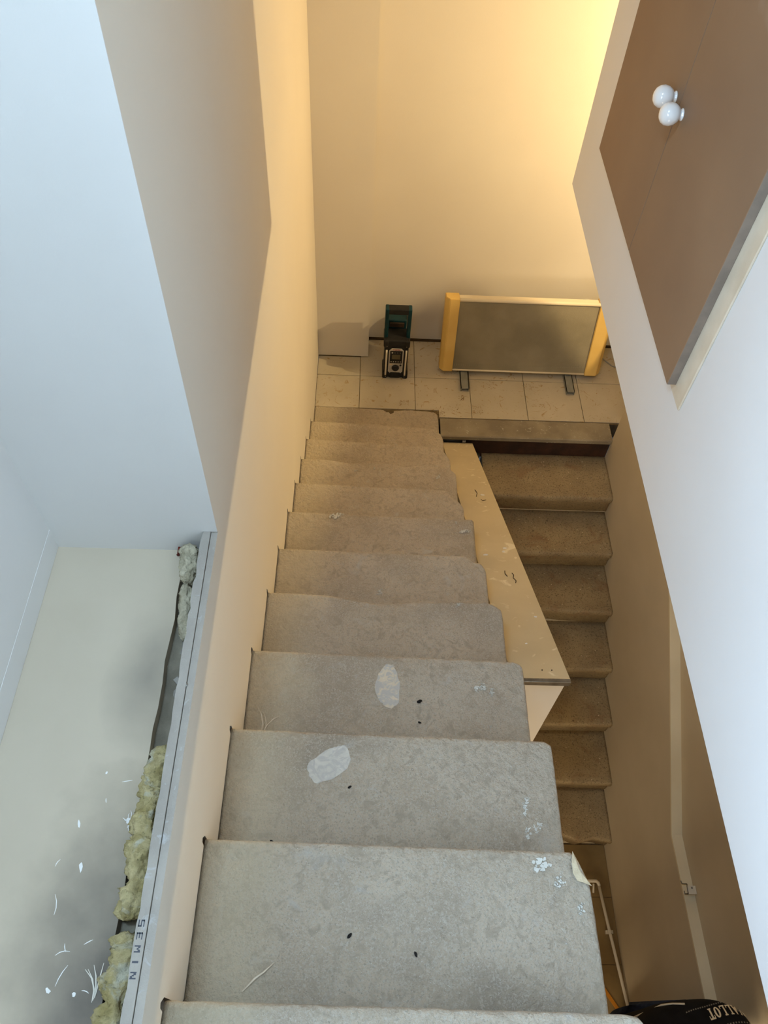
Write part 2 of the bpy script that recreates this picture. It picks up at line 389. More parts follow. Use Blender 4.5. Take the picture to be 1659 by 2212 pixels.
# floors
bm = nb(); box(bm, XL, 3.1, 3.17, 3.84, ZL-0.12, ZL-0.005); box(bm, 1.62, 3.1, 0.3, 3.17, ZL-0.12, ZL-0.005)
fl = struct('floor_landing', bm, M_grout, label='tiled stair landing at the foot of the upper flight')
xj = [-0.28]+[-0.016+0.337*i for i in range(0, 9)]+[3.0]
tiles = []
for r_, (ya, yb) in enumerate([(3.178, 3.503), (3.503, 3.838)]):
    for i in range(len(xj)-1):
        a, b = xj[i]+0.0016, xj[i+1]-0.0016
        y0 = ya+0.0016; 
        if r_ == 0 and b < 0.5 : y0 = 3.236
        if b < 0.04 and r_ == 1: y2 = 3.668
        else: y2 = yb-0.0016
        bm = nb(); dz = random.uniform(-.0006, .0006)
        if r_ == 0 and a < 0.457 < b:
            prism(bm, [(a, 3.236), (0.462, 3.236), (0.462, y0), (b, y0), (b, y2), (a, y2)], 'Z', ZL-0.006, ZL+dz)
        else:
            box(bm, a, b, y0, y2, ZL-0.006, ZL+dz, bev=0.0008)
        obj('tile', bm, M_tile, fl)
bm = nb(); box(bm, XL, 1.48, -1.5, 1.12, ZF-0.1, ZF-0.004)
fl2 = struct('floor_lower', bm, M_grout, label='dim tiled floor at the bottom of the lower flight')
for i in range(6):
    for j in range(8):
        bm = nb(); a = XL+i*0.2933; b = a+0.2933; y0 = 1.03-(0.213 if j == 0 else 0.213+(j-1)*0.33)-(0.0 if j == 0 else 0.33)
        y1 = 1.095 if j == 0 else 1.03-0.213-(j-1)*0.33
        y0 = 0.817 if j == 0 else y1-0.33
        box(bm, a+.0015, b-.0015, y0+.0015, y1-.0015, ZF-0.005, ZF, bev=0.0008); obj('tile', bm, M_lowtile, fl2)
bm = nb(); box(bm, XL, 1.8, -1.5, -0.45, -1.3, -1.072)
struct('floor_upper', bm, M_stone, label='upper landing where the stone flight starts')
# right bulkhead above the lower flight
bm = nb(); box(bm, XB, 3.1, -1.5, YB, ZB, CEIL)
struct('wall_right', bm, M_white, label='white hanging bulkhead wall right of the flight, carrying the brown cupboard doors')
# lower right wall: thick dado below, thinner wall above
bm = nb()
prism(bm, [(-1.5, ZF-0.05), (3.05, ZF-0.05), (3.05, -2.49), (0.9, -3.745), (-1.5, -3.715)], 'X', 1.48, 1.525)
struct('wall_lower_right', bm, M_dado, label='dusty cream lower wall right of the lower flight')
bm = nb()
prism(bm, [(-1.5, ZF-0.05), (3.05, ZF-0.05), (3.05, -2.01), (2.225, ZB-0.002), (-1.5, ZB-0.002)], 'X', 1.525, 1.60)  # unseen top, sloped to cut the lamp light along the treads
struct('wall_upper_right', bm, M_dado, label='upper part of the wall right of the lower flight')
bm = nb(); prism(bm, [(2.90, ZL), (3.84, ZL), (3.84, -2.45), (3.22, -2.45), (3.12, -1.84), (2.90, -1.82)], 'X', 1.70, 1.74)  # added out of view, top shaped to shade the landing from the lamp
struct('wall_lamp_blocker', bm, M_dado, label='added unseen half-height wall keeping lamp light off the landing')
# capping of the dado (pale strip)
bm = nb()
sl = (-2.49+3.745)/(3.05-0.9)
prism(bm, [(3.05, -2.49+0.001), (3.05, -2.49+0.013), (0.902, -3.745+0.013), (0.902, -3.745+0.001)], 'X', 1.476, 1.525)
tr = thing('trim_dado_cap', 'pale flat capping strip on the lower right wall, sloping then level', None, (1.50, 0.9, -3.745), kind='structure')
obj('sloping_cap', bm, mat('pale_cap_paint', (226, 214, 184), (218, 205, 174), rough=0.5, scale=4), tr)
bm = nb(); prism(bm, [(0.902, -3.745+0.001), (0.902, -3.745+0.013), (-1.4, -3.703), (-1.4, -3.715)], 'X', 1.476, 1.525)
obj('level_cap', bm, MATS['pale_cap_paint'], tr)
# side room, back wall, ceiling
bm = nb(); box(bm, 3.0, 3.1, -1.5, 3.84, ZL-.12, CEIL)
struct('wall_side_room', bm, M_mdf, label='wall of the side room')
bm = nb(); box(bm, -1.1, 3.1, -1.6, -1.5, ZF, CEIL)
struct('wall_back', bm, M_white, label='wall behind the photographer')
bm = nb()
for (a, b, c, d) in [(-1.1, -0.66, -1.5, 3.9), (-0.28, 3.1, -1.5, 3.9), (-0.66, -0.28, -1.5, -0.12), (-0.66, -0.28, 0.72, 3.9)]: box(bm, a, b, c, d, CEIL, CEIL+0.1)
struct('ceiling', bm, M_white, label='white ceiling with a roof window opening')
bm = nb(); box(bm, -0.6128, -0.604, -0.54, 0.24, -0.89, -0.85); box(bm, -0.6128, -0.604, -0.54, 0.24, -0.05, -0.01); box(bm, -0.6128, -0.604, -0.54, -0.50, -0.85, -0.05); box(bm, -0.6128, -0.604, 0.20, 0.24, -0.85, -0.05)
struct('window_2', bm, M_wood, label='small window frame in the outer wall beside the photographer')
bm = nb()
for (a, b, c, d) in [(-0.66, -0.63, -0.12, 0.72), (-0.31, -0.28, -0.12, 0.72), (-0.63, -0.31, -0.12, -0.09), (-0.63, -0.31, 0.69, 0.72)]: box(bm, a, b, c, d, CEIL-0.01, CEIL+0.05)
struct('window_1', bm, M_wood, label='roof window frame above the stairs')

# ------------------------------------------------------------------ stone steps
def sample(pl, n):
    P = [Vector(p) for p in pl]; L = [0]
    for i in range(1, len(P)): L.append(L[-1]+(P[i]-P[i-1]).length)
    out = []
    for k in range(n+1):
        s = L[-1]*k/n
        i = max(j for j in range(len(L)) if L[j] <= s+1e-9); i = min(i, len(P)-2)
        tt = (s-L[i])/(L[i+1]-L[i]); out.append(P[i].lerp(P[i+1], tt))
    return out
def stone(pl, yback, z, th, sgn, seed, amp=0.0016, r=0.011, ncol=64, nrow=16):
    """one stone tread: worn top, rounded nosing, chipped outline"""
    bm = nb(); pts = sample(pl, ncol)
    pts += []
    xr = pts[-1].x if sgn > 0 else None
    # smoothing of the outline corners
    ds = [0, 0.0015, 0.004, 0.0075, 0.011]
    rows = []
    cols = []
    for p in pts:
        j = 0.0012*noise.noise(Vector((p.x*35, seed*7.3, 0)))+0.0008*noise.noise(Vector((p.x*120, seed*3.1, 4)))
        cols.append(Vector((p.x, p.y+sgn*j)))
    # extra columns at the open side
    grid = []
    xe = cols[-1].x
    for c in cols:
        colv = []
        depth = abs(c.y-yback)
        dist = ds+[0.011+(depth-0.011)*((k+1)/nrow) for k in range(nrow)]
        for d in dist:
            y = c.y-sgn*d
            dd = d
            if sgn > 0: dd = min(d, (xe-c.x)+0.0 if c.x > xe-0.05 else 9)
            drop = 0
            if dd < r: drop = r-math.sqrt(max(0, r*r-(r-dd)**2))
            rough = amp*(noise.fractal(Vector((c.x*9, y*9, seed*5.7)), 0.8, 2.1, 4))
            edge = max(0, 1-abs(c.x-xe)/0.16)+max(0, 1-abs(c.x-cols[0].x)/0.14)
            rough += amp*1.6*edge*noise.fractal(Vector((c.x*28, y*28, seed*2.9)), 0.8, 2.1, 3)
            wear = -0.003*math.exp(-((c.x-(cols[0].x+xe)/2)/0.2)**2)*math.exp(-d/0.12)
            colv.append(bm.verts.new((c.x, y, z-drop+rough+wear)))
        grid.append(colv)
    nr = len(grid[0])
    for i in range(len(grid)-1):
        for k in range(nr-1):
            bm.faces.new((grid[i][k], grid[i+1][k], grid[i+1][k+1], grid[i][k+1]))
    loop = [g[0] for g in grid]+[grid[-1][k] for k in range(1, nr)]+[grid[i][nr-1] for i in range(len(grid)-2, -1, -1)]+[grid[0][k] for k in range(nr-2, 0, -1)]
    cx = (cols[0].x+xe)/2
    def lower(dz, ins):
        res = []
        for v in loop:
            y = v.co.y
            if abs(y-yback) > 0.012: y -= sgn*ins*(1 if abs(y-cols[0].y) < 0.2 else 1)
            res.append(bm.verts.new((v.co.x-(ins*0.5 if abs(v.co.x-xe) < .02 and sgn > 0 else 0), y, dz)))
        return res
    prev = loop
    for dz, ins in ((z-0.045, 0.002), (z-0.06, 0.016), (z-th, 0.018)):
        cur = lower(dz, ins)
        for i in range(len(loop)):
            j = (i+1) % len(loop)
            bm.faces.new((prev[i], prev[j], cur[j], cur[i]))
        prev = cur
    bm.faces.new(prev)
    return bm

UPLAB = [
 'grey stone step hidden under the photographer, highest of the flight',
 'nearest grey stone step, cut off by the bottom edge of the photo',
 'large grey stone step with a chipped pale corner and long splinter on it',
 'grey stone step just below the chipped-corner one, pale rubbed patch at its upper left',
 'grey stone step with one big pale oval stain in the middle',
 'grey stone step with a wide worn hollow in the middle of its front edge',
 'stone step with a notched right corner, directly beyond the widely hollowed one',
 'stone step with square right corner and white plaster spots at both ends',
 'stone step with a long slanting broken right corner, fourth below the oval-stained one',
 'stone step with wavy worn nosing and a cream blob near its right end',
 'stone step with slanted broken right corner, second above the landing slab',
 'stone step with rounded right end, last one before the landing slab',
 'lowest stone slab, flush with the pale landing tiles']
LOWLAB = [
 'highest brown stone step of the lower flight, rounded left end beside dark pipe',
 'second brown stone step of the lower flight, counted from the landing',
 'third brown stone step of the lower flight, with an uneven worn front edge',
 'fourth brown stone step of the lower flight, beside the lower part of the beige board',
 'fifth brown stone step of the lower flight, level with the white end panel',
 'sixth brown stone step of the lower flight, small dip in its front edge',
 'lowest brown stone step, with strongly worn wavy front edge']
def blob(bm, cx, cy, z, rx, ry, rnd, h=0.0008, n=9, rot=0.0):
    pts = []
    for k in range(n):
        a = 2*math.pi*k/n; q = rnd.uniform(0.55, 1.15)
        x, y = rx*q*math.cos(a), ry*q*math.sin(a)
        pts.append((cx+x*math.cos(rot)-y*math.sin(rot), cy+x*math.sin(rot)+y*math.cos(rot)))
    prism(bm, pts, 'Z', z-0.002, z+h)
def sliver(bm, x, y, z, ln, a, wd, rnd):
    """thin bent fibre lying on a tread"""
    c = rnd.uniform(-0.6, 0.6); n = 3; L = []; R = []
    for i in range(n+1):
        aa = a+c*i/n; 
        px = x+ln*i/n*math.cos(aa); py = y+ln*i/n*math.sin(aa)
        wv = wd*(1-abs(2*i/n-1)*0.7)
        L.append((px-math.sin(aa)*wv, py+math.cos(aa)*wv)); R.append((px+math.sin(aa)*wv, py-math.cos(aa)*wv))
    vs = [bm.verts.new((p[0], p[1], z)) for p in L]; vr = [bm.verts.new((p[0], p[1], z)) for p in R]
    for i in range(n): bm.faces.new((vs[i], vs[i+1], vr[i+1], vr[i]))
SPOTS = {  # step index: (x, y, rx, ry, n blobs)
 2: [(0.375, 0.335, .022, .016, 7), (0.405, 0.305, .012, .012, 4), (0.44, 0.255, .010, .012, 3)],
 3: [(0.388, 0.488, .008, .022, 5), (0.387, 0.43, .008, .016, 5), (0.41, 0.44, .012, .014, 4), (0.34, 0.44, .003, .004, 1)],
 4: [(0.343, 0.849, .020, .012, 5), (0.37, 0.835, .008, .012, 4), (0.36, 0.74, .004, .004, 2), (0.44, 0.665, .012, .012, 4)],
 5: [(0.32, 1.205, .008, .010, 3)],
 6: [(0.079, 1.343, .016, .012, 4)],
 7: [(-0.091, 1.79, .030, .016, 8), (0.417, 1.736, .026, .010, 7), (0.386, 1.775, .006, .012, 2)],
 9: [(0.37, 2.279, .016, .016, 5), (0.07, 2.318, .008, .012, 3), (-0.02, 2.30, .01, .01, 3)],
}
rnd = random.Random(11)
for k, (z, pl) in enumerate(UP):
    yb = (UP[k-1][1][0][1]-0.035) if k else -0.47
    near = k <= 6
    yb = min(yb, min(p[1] for p in UP[k-1][1][:-2])-0.02) if k else yb
    bm = stone(pl, yb, z, min(0.17, z-UP[k+1][0]-0.005) if k < len(UP)-1 else 0.1, 1, k+1, amp=0.0016, ncol=90 if near else 64, nrow=18 if near else 12)
    if k == 0:
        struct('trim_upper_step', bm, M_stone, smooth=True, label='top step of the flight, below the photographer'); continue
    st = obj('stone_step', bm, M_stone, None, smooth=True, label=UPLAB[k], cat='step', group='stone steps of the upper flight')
    if k:
        bm = nb()
        yn = pl[0][1]; yp = UP[k-1][1][0][1]
        for _ in range(70 if k < 5 else 30):
            x = rnd.uniform(-0.27, 0.43); y = rnd.uniform(yp+0.01, yn-0.03)
            sliver(bm, x, y, z+0.0022, rnd.choice([.002, .002, .003, .004, .005, .009]), rnd.uniform(0, 6.28), rnd.uniform(.00018, .00042), rnd)
        for _ in range(18): blob(bm, rnd.uniform(-0.27, 0.43), rnd.uniform(yp+0.01, yn-0.03), z+.0012, rnd.uniform(.0004, .0011), rnd.uniform(.0004, .001), rnd, n=5)
        obj('dust_fibre', bm, M_dust, st, kind='stuff')
    if k in SPOTS:
        bm = nb()
        for (x, y, rx, ry, n) in SPOTS[k]:
            for _ in range(n*5):
                q = rnd.uniform(-1, 1)
                blob(bm, x+rx*(.5*q+rnd.uniform(-.5, .5)), y+ry*(.4*q+rnd.uniform(-.6, .6)), z+0.0008+rnd.uniform(0, .0003), rx*rnd.uniform(.05, .28), ry*rnd.uniform(.05, .28), rnd, n=11, rot=rnd.uniform(0, 3))
        obj('plaster_splash', bm, mat('dull_plaster_splash', (206, 202, 190), (190, 186, 174), rough=.9, scale=60), st, kind='stuff')
# broken corner of the second step: pale sloping break
bm = nb()
P3 = [(0.4365, 0.3585, -1.6205), (0.4485, 0.340, -1.630), (0.4635, 0.302, -1.630), (0.4665, 0.296, -1.622), (0.450, 0.301, -1.6172), (0.438, 0.304, -1.6168), (0.431, 0.318, -1.6168), (0.432, 0.340, -1.6168)]
c = bm.verts.new((0.446, 0.322, -1.6172)); vs = [bm.verts.new((p[0], p[1], p[2]+.0015)) for p in P3]
for i in range(len(vs)): bm.faces.new((vs[i], vs[(i+1) % len(vs)], c))
obj('broken_corner', bm, M_scar, bpy.data.objects['stone_step.001'], label='pale fresh break at the step corner')

for k, (z, pl) in enumerate(LOWF):
    yb = (LOWF[k-1][1][-1][1]+0.03) if k else 3.06
    bm = stone(pl, yb, z, 0.15, -1, 40+k, amp=0.002, r=0.014, ncol=60, nrow=10)
    st = obj('stone_step', bm, M_stone2, None, smooth=True, label=LOWLAB[k], cat='step', group='brown stone steps of the lower flight')
    bm = nb()
    for _ in range(26):
        blob(bm, rnd.uniform(0.8, 1.45), rnd.uniform(pl[0][1]+.01, yb-.05), z+.0015, rnd.uniform(.001, .004), rnd.uniform(.001, .003), rnd, n=6)
    obj('plaster_crumb', bm, M_scar, st, kind='stuff')
# masonry under the lower flight
bm = nb()
prof = [(3.06, ZF), (3.06, LOWF[0][0]-0.15)]
for k, (z, pl) in enumerate(LOWF):
    ya = pl[-1][1]+0.03
    prof += [(ya, z-0.151)]
    if k+1 < len(LOWF): prof += [(ya, LOWF[k+1][0]-0.151)]
prof += [(LOWF[-1][1][-1][1]+0.03, ZF)]
prism(bm, prof, 'X', 0.662, 1.4797)
struct('trim_lower_masonry', bm, M_dado, label='masonry under the lower flight')
# dusty shoe smears on the tiles
bm = nb(); rr = random.Random(31)
for (x, y, n, sp) in [(0.255, 3.285, 26, .030), (0.615, 3.345, 24, .024), (0.46, 3.225, 26, .035), (0.69, 3.245, 26, .035), (0.575, 3.56, 10, .03), (1.02, 3.455, 14, .02), (0.91, 3.53, 12, .03), (0.785, 3.46, 14, .03), (1.11, 3.30, 10, .03), (0.55, 3.25, 14, .03)]:
    for _ in range(n):
        sliver(bm, x+rr.uniform(-sp, sp), y+rr.uniform(-sp, sp)*.8, ZL+.0014, rr.uniform(.005, .018), rr.uniform(0, 6.28), rr.uniform(.0006, .0022), rr)
obj('dirt_smear', bm, mat('brown_dust_smear', (166, 138, 96), (150, 122, 82), rough=.9, scale=60), fl, kind='stuff')
# front nosing of the landing and the dark beam under it
bm = nb()
n_ = 40
top = []
vsb = [bm.verts.new((0.466+(1.4797-0.466)*i/n_, 3.034+0.0015*noise.noise(Vector((i*.4, 0, 1))), ZL-0.006)) for i in range(n_+1)]
vst = [bm.verts.new((v.co.x, v.co.y+0.007, ZL-0.001+0.001*noise.noise(Vector((v.co.x*9, 2, 1))))) for v in vsb]
vbk = [bm.verts.new((v.co.x, 3.172, ZL-0.001)) for v in vsb]
vlo = [bm.verts.new((v.co.x, 3.038, ZL-0.036)) for v in vsb]
vlb = [bm.verts.new((v.co.x, 3.172, ZL-0.036)) for v in vsb]
for A, B in ((vst, vbk), (vsb, vst), (vlo, vsb), (vlb, vlo), (vbk, vlb)):
    for i in range(n_): bm.faces.new((A[i], A[i+1], B[i+1], B[i]))
for q in (0, -1): bm.faces.new((vst[q], vbk[q], vlb[q], vlo[q], vsb[q]))
nos = obj('landing_nosing', bm, M_nosing, None, label='worn brown stone nosing along the landing edge above the lower flight', cat='nosing', smooth=False)
bm = nb(); box(bm, 0.466, 1.4798, 3.052, 3.165, ZL-0.20, ZL-0.0365)
obj('landing_beam', bm, M_beam, None, label='dark red-brown beam under the landing nosing', cat='beam')

# ------------------------------------------------------------------ boxed panel beside the flight
t = thing('stair_boxing', 'beige sloping boxed panel between the two flights, strewn with hair and flakes', 'panel', (0.56, 1.9, ZF))
ZA, ZC = -3.50, -2.212
bm = nb(); prism(bm, [(3.03, ZA), (0.982, ZC), (0.982, ZC-0.012), (3.03, ZA-0.012)], 'X', 0.48, 0.657)
obj('sloping_board', bm, M_boxing, t)
bm = nb(); prism(bm, [(3.03, ZA-0.0125), (0.995, ZC-0.02), (0.995, ZF+0.002), (3.03, ZF+0.002)], 'X', 0.485, 0.652)
obj('core', bm, M_dado, t)
bm = nb(); box(bm, 0.485, 0.652, 0.984, 0.9945, ZF+0.002, ZC-0.03); obj('front_panel', bm, M_white, t)
bm = nb(); box(bm, 0.478, 0.659, 0.970, 0.9835, ZC-0.026, ZC+0.001, bev=0.002); obj('edge_trim', bm, M_metal, t, label='dark metal edge strip')
bm = nb()
M_hairs = mat('dark_hair_strand', (60, 42, 26), rough=.8)
def onb(y): return ZC+(ZA-ZC)*(y-0.982)/(3.03-0.982)+0.0015
for pts in ([(0.60, 1.585), (0.604, 1.57), (0.598, 1.55), (0.605, 1.53), (0.60, 1.515)], [(0.575, 1.60), (0.572, 1.58), (0.577, 1.56)], [(0.572, 2.36), (0.577, 2.32), (0.567, 2.28)], [(0.585, 2.25), (0.59, 2.235), (0.608, 2.245)]):
    tube(bm, [(x, y, onb(y)+.001) for x, y in pts], 0.0014, 5)
for q in (0.58, 0.61): lathe(bm, [(0.002, 0), (0.002, 0.001)], (q, 1.02, onb(1.02)), (0, 0, 1), 8)
obj('hair_strand', bm, M_hairs, t, kind='stuff')
bm = nb()
for (x, y, s) in [(0.61, 1.78, .01), (0.60, 1.75, .008), (0.52, 1.72, .01), (0.625, 1.30, .006), (0.56, 1.15, .005), (0.60, 2.30, .012)]:
    n0 = len(bm.verts); blob(bm, x, y, onb(y)-0.0005, s, s*0.6, rnd)
obj('flake', bm, M_dust, t, kind='stuff')
# dark pipe and clamp at the landing edge
t = thing('waste_pipe', 'dark pipe with clamp in the shadow between landing beam and beige board', 'pipe', (0.6, 3.03, ZL-0.1))
bm = nb(); tube(bm, [(0.47, 3.040, ZL-0.048), (0.60, 3.040, ZL-0.048)], 0.010, 10); obj('pipe_run', bm, M_black, t, smooth=True)
bm = nb(); tube(bm, [(0.692, 3.0, ZL-0.12), (0.695, 2.98, -3.9)], 0.018, 12); obj('downpipe', bm, mat('grey_pipe', (70, 72, 66), rough=.5), None, smooth=True, label='vertical grey pipe in the gap beside the rounded left end of the highest brown step', cat='pipe')
bm = nb(); tube(bm, [(0.598, 3.039, ZL-0.048), (0.616, 3.039, ZL-0.048)], 0.015, 12); box(bm, 0.60, 0.612, 3.03, 3.045, ZL-0.045, ZL-0.034)
lathe(bm, [(0.004, 0), (0.004, .003)], (0.607, 3.021, ZL-0.05), (0, -0.7, 0.7), 8); obj('clamp', bm, M_metal, t)

# ------------------------------------------------------------------ mineral wool in the cavity
def wool(pts, rad, name_label, m, seed):
    bm = nb(); rr = random.Random(seed)
    P = [Vector(p) for p in pts]; path = []
    for i in range(len(P)-1):
        n = max(2, int((P[i+1]-P[i]).length/0.0022))
        for k in range(n): path.append(P[i].lerp(P[i+1], k/n))
    path.append(P[-1]); rings = []; SG = 40
    for i, p in enumerate(path):
        e = min(1, (i+1)/5, (len(path)-i)/5)**.5
        w_ = rad*e*(0.85+.45*noise.noise(Vector((p.y*42, seed, 0))))
        hgt = rad*e*(0.85+.5*noise.noise(Vector((p.y*30, seed, 9))))
        cx_ = p.x+.004*noise.noise(Vector((p.y*28, seed*2, 5)))
        ring = []
        for k in range(SG):
            a = 2*math.pi*k/SG; d = Vector((math.cos(a), 0, math.sin(a)))
            q = Vector((d.x*.9, p.y*34, d.z*.9))
            f = 1+.42*(noise.noise(q*1.5+Vector((seed, 0, 0))))+.45*(1-2*abs(noise.noise(q*2.3+Vector((seed, 4, 0)))))*.6+.22*noise.noise(q*6)+.2*noise.noise(q*13)
            ring.append(bm.verts.new((cx_+d.x*w_*f, p.y+.006*noise.noise(q*2+Vector((9, 9, 9))), p.z+d.z*hgt*f)))
        rings.append(ring)
    for i in range(len(rings)-1):
        for k in range(SG): bm.faces.new((rings[i][k], rings[i][(k+1) % SG], rings[i+1][(k+1) % SG], rings[i+1][k]))
    bm.faces.new(rings[0][::-1]); bm.faces.new(rings[-1])
    for _ in range(50):
        p = rr.choice(path); a = rr.uniform(.3, 2.8)
        s_ = Vector((math.cos(a)*rad*.8, rr.uniform(-.004, .004), math.sin(a)*rad*.8)); d = Vector((math.cos(a), rr.uniform(-1, 1), math.sin(a)*.6)).normalized()*rr.uniform(.003, .009)
        v1 = bm.verts.new(p+s_); v2 = bm.verts.new(p+s_+Vector((.0004, 0.0004, 0))); c2 = bm.verts.new(p+s_+d)
        bm.faces.new((v1, v2, c2))
    return obj('mineral_wool', bm, m, None, smooth=True, label=name_label, cat='insulation', group='mineral wool stuffed in the wall cavity')
wool([(-0.330, 0.475, -1.40), (-0.332, 0.43, -1.375), (-0.334, 0.34, -1.360), (-0.333, 0.27, -1.366), (-0.336, 0.195, -1.368)], 0.021, 'long crumpled yellow wool strip beside the paint splash on the ledge', M_wool, 3)
wool([(-0.336, 0.178, -1.38), (-0.336, 0.12, -1.370), (-0.338, 0.04, -1.372), (-0.34, -0.08, -1.374)], 0.022, 'yellow wool strip at the front beside the stamped board edge', M_wool, 8)
wool([(-0.338, 0.868, -1.345), (-0.336, 0.84, -1.35), (-0.333, 0.79, -1.36)], 0.018, 'pale wool tuft in the far right corner of the ledge', M_woolg, 5)
wool([(-0.336, 0.785, -1.362), (-0.332, 0.73, -1.372), (-0.328, 0.68, -1.385)], 0.013, 'small frayed pale wool tuft just below the corner tuft', M_woolg, 6)
# chips of plaster in the cavity
t = None
rr = random.Random(4)
bm = nb()
for y in (0.675, 0.66, 0.61, 0.60, 0.575, 0.555, 0.49, 0.47):
    x = -0.327+rr.uniform(-.006, .006); z = -1.40
    R = Matrix.Translation((x, y, z)) @ Matrix.Rotation(rr.uniform(-.9, .9), 4, 'Y') @ Matrix.Rotation(rr.uniform(0, 3), 4, 'Z')
    box(bm, -.005, .005, -.008, .008, -.0015, .0015, M=R)
bm2 = bm
obj('plaster_chip', bm2, M_core, None, label='broken grey plaster chips lying in the wall cavity', cat='debris', kind='stuff')
# paint splashes and shavings on the ledge
zl = -1.377
bm = nb(); rr = random.Random(21)
blob(bm, -0.366, 0.341, zl, 0.006, 0.0075, rr, n=14)
for k in range(14):
    a = rr.uniform(0, 6.28); sliver(bm, -0.366+.005*math.cos(a), .341+.006*math.sin(a), zl+.0009, rr.uniform(.004, .012), a, .0007, rr)
obj('paint_splash', bm, M_paint, None, label='star-shaped white paint splash on the ledge beside the wool', cat='paint mark')
bm = nb(); 
for (x, y, rx, ry, ro) in [(-0.448, 0.336, .003, .006, .3), (-0.42, 0.42, .002, .003, 0), (-0.44, 0.1, .006, .003, -.6), (-0.40, .095, .003, .003, 0), (-0.43, 0.27, .003, .009, .1)]: blob(bm, x, y, zl, rx, ry, rr, rot=ro)
for (x, y, l, a) in [(-0.391, .405, .018, .2), (-0.455, .20, .030, 1.35), (-0.44, .145, .022, .8), (-0.425, .15, .012, 2.2), (-0.43, .105, .03, 1.4), (-0.40, .16, .014, .6), (-0.39, .10, .012, 0.1), (-0.47, .27, .012, 1.6), (-0.41, .37, .008, 2)]: sliver(bm, x, y, zl+.001, l, a, .0009, rr)
obj('paint_flecks', bm, M_paint, None, label='scattered white paint flecks and hairs on the dirty front half of the ledge', cat='paint mark', kind='stuff')
bm = nb()
for q in range(4): sliver(bm, -0.372+q*.0012, .085+q*.002, zl+.001+q*.0004, .045, 1.42+q*.03, .0012, rr)
obj('wood_shaving', bm, M_dust, None, label='pale split shaving on the ledge beside the front wool strip', cat='splinter')
# rusty screw in the recess corner line
t = thing('rusty_screw', 'small rusty screw sticking out under the recess end wall', 'screw', (-0.365, 0.868, zl))
bm = nb(); tube(bm, [(-0.365, 0.877, zl+.012), (-0.366, 0.862, zl+.006)], .0025, 8); obj('shank', bm, mat('rust', (120, 40, 24), (80, 30, 20), rough=.9, scale=90), t)
bm = nb(); lathe(bm, [(.0035, 0), (.0035, .002), (.002, .003)], (-0.366, .863, zl+.006), (0, -.9, -.3), 10); obj('screw_head', bm, MATS['rust'], t)

# splinters and crumbs on the treads
bm = nb(); rr = random.Random(2)
for q in range(5): sliver(bm, -0.236+q*.003, .705+q*.003, -1.9735+q*.0003, .085-q*.008, 1.25+q*.03, .0009, rr)
obj('wood_splinter', bm, M_wood, None, label='frayed pale splinter at the left end of the oval-stained step', cat='splinter')
bm = nb(); tube(bm, [(-0.180, .118, -1.6165), (-.16, .138, -1.6165), (-.145, .148, -1.6160), (-.128, .163, -1.6165)], [.0012, .0022, .0018, .0008], 6)
obj('wood_splinter', bm, M_wood, None, label='long thin pale splinter on the front left of the chipped-corner step', cat='splinter')
def crumb(x, y, z, s, lab, seed):
    bm = nb(); rr = random.Random(seed)
    r = bmesh.ops.create_icosphere(bm, subdivisions=2, radius=s)
    for v in r['verts']: v.co = Vector((x, y, z+s*.5))+Vector((v.co.x*1.5, v.co.y*.8, v.co.z*.5))*(1+.5*noise.noise(v.co*300+Vector((seed, 0, 0))))
    bmesh.ops.rotate(bm, verts=bm.verts, cent=(x, y, z), matrix=Matrix.Rotation(rr.uniform(0, 3), 3, 'Z'))
    obj('dirt_crumb', bm, M_dark, None, smooth=True, label=lab, cat='crumb')
crumb(0.174, .803, -1.975, .0050, 'larger black crumb right of the oval stain', 1)
crumb(0.174, .746, -1.975, .0032, 'smaller black crumb near the back of the oval-stained step', 2)
crumb(-0.003, .521, -1.779, .0030, 'dark crumb in the middle of the step with the rubbed patch', 3)
crumb(-0.165, .404, -1.779, .0030, 'dark crumb at the near left of the step with the rubbed patch', 6)
crumb(0.005, .207, -1.620, .0036, 'long dark crumb left of centre on the chipped-corner step', 4)
crumb(0.126, .178, -1.620, .0032, 'dark crumb right of centre on the chipped-corner step', 5)
# mineral stains on the treads (oval and rubbed patches) are thin plaster residue
def stain(k, x, y, rx, ry, rot, seed, c1=(216, 200, 174), c2=(206, 191, 166)):
    st = bpy.data.objects['stone_step' if k == 1 else 'stone_step.%03d' % (k-1)]
    z, pl = UP[k]; me = st.data; off = ORIG[st.name]
    dg = BVHTree.FromPolygons([tuple(v.co+off) for v in me.vertices], [tuple(p.vertices) for p in me.polygons])
    bm = nb(); rr = random.Random(seed); n = 28; R = 5
    rad = [1+.28*noise.noise(Vector((math.cos(6.283*i/n)*1.6, math.sin(6.283*i/n)*1.6, seed)))+rr.uniform(-.06, .06) for i in range(n)]
    rings = []
    def pt(px, py):
        h = dg.ray_cast(Vector((px, py, z+.1)), Vector((0, 0, -1)))
        return bm.verts.new((px, py, (h[0].z if h[0] else z)+.0006))
    ctr = pt(x, y)
    for j in range(1, R+1):
        ring = []
        for i in range(n):
            a = 6.283*i/n; ex, ey = rx*rad[i]*j/R*math.cos(a), ry*rad[i]*j/R*math.sin(a)
            ring.append(pt(x+ex*math.cos(rot)-ey*math.sin(rot), y+ex*math.sin(rot)+ey*math.cos(rot)))
        rings.append(ring)
    for i in range(n):
        bm.faces.new((ctr, rings[0][i], rings[0][(i+1) % n]))
        for j in range(R-1): bm.faces.new((rings[j][i], rings[j+1][i], rings[j+1][(i+1) % n], rings[j][(i+1) % n]))
    m = mat('plaster_residue_%d' % seed, c1, c2, rough=.9, scale=30, bump=.5, bscale=90, extra=[(40, .42, .56, (186, 179, 169), 2)])
    obj('plaster_residue', bm, m, st, smooth=True)
stain(4, 0.092, .842, .030, .062, 0.05, 71)
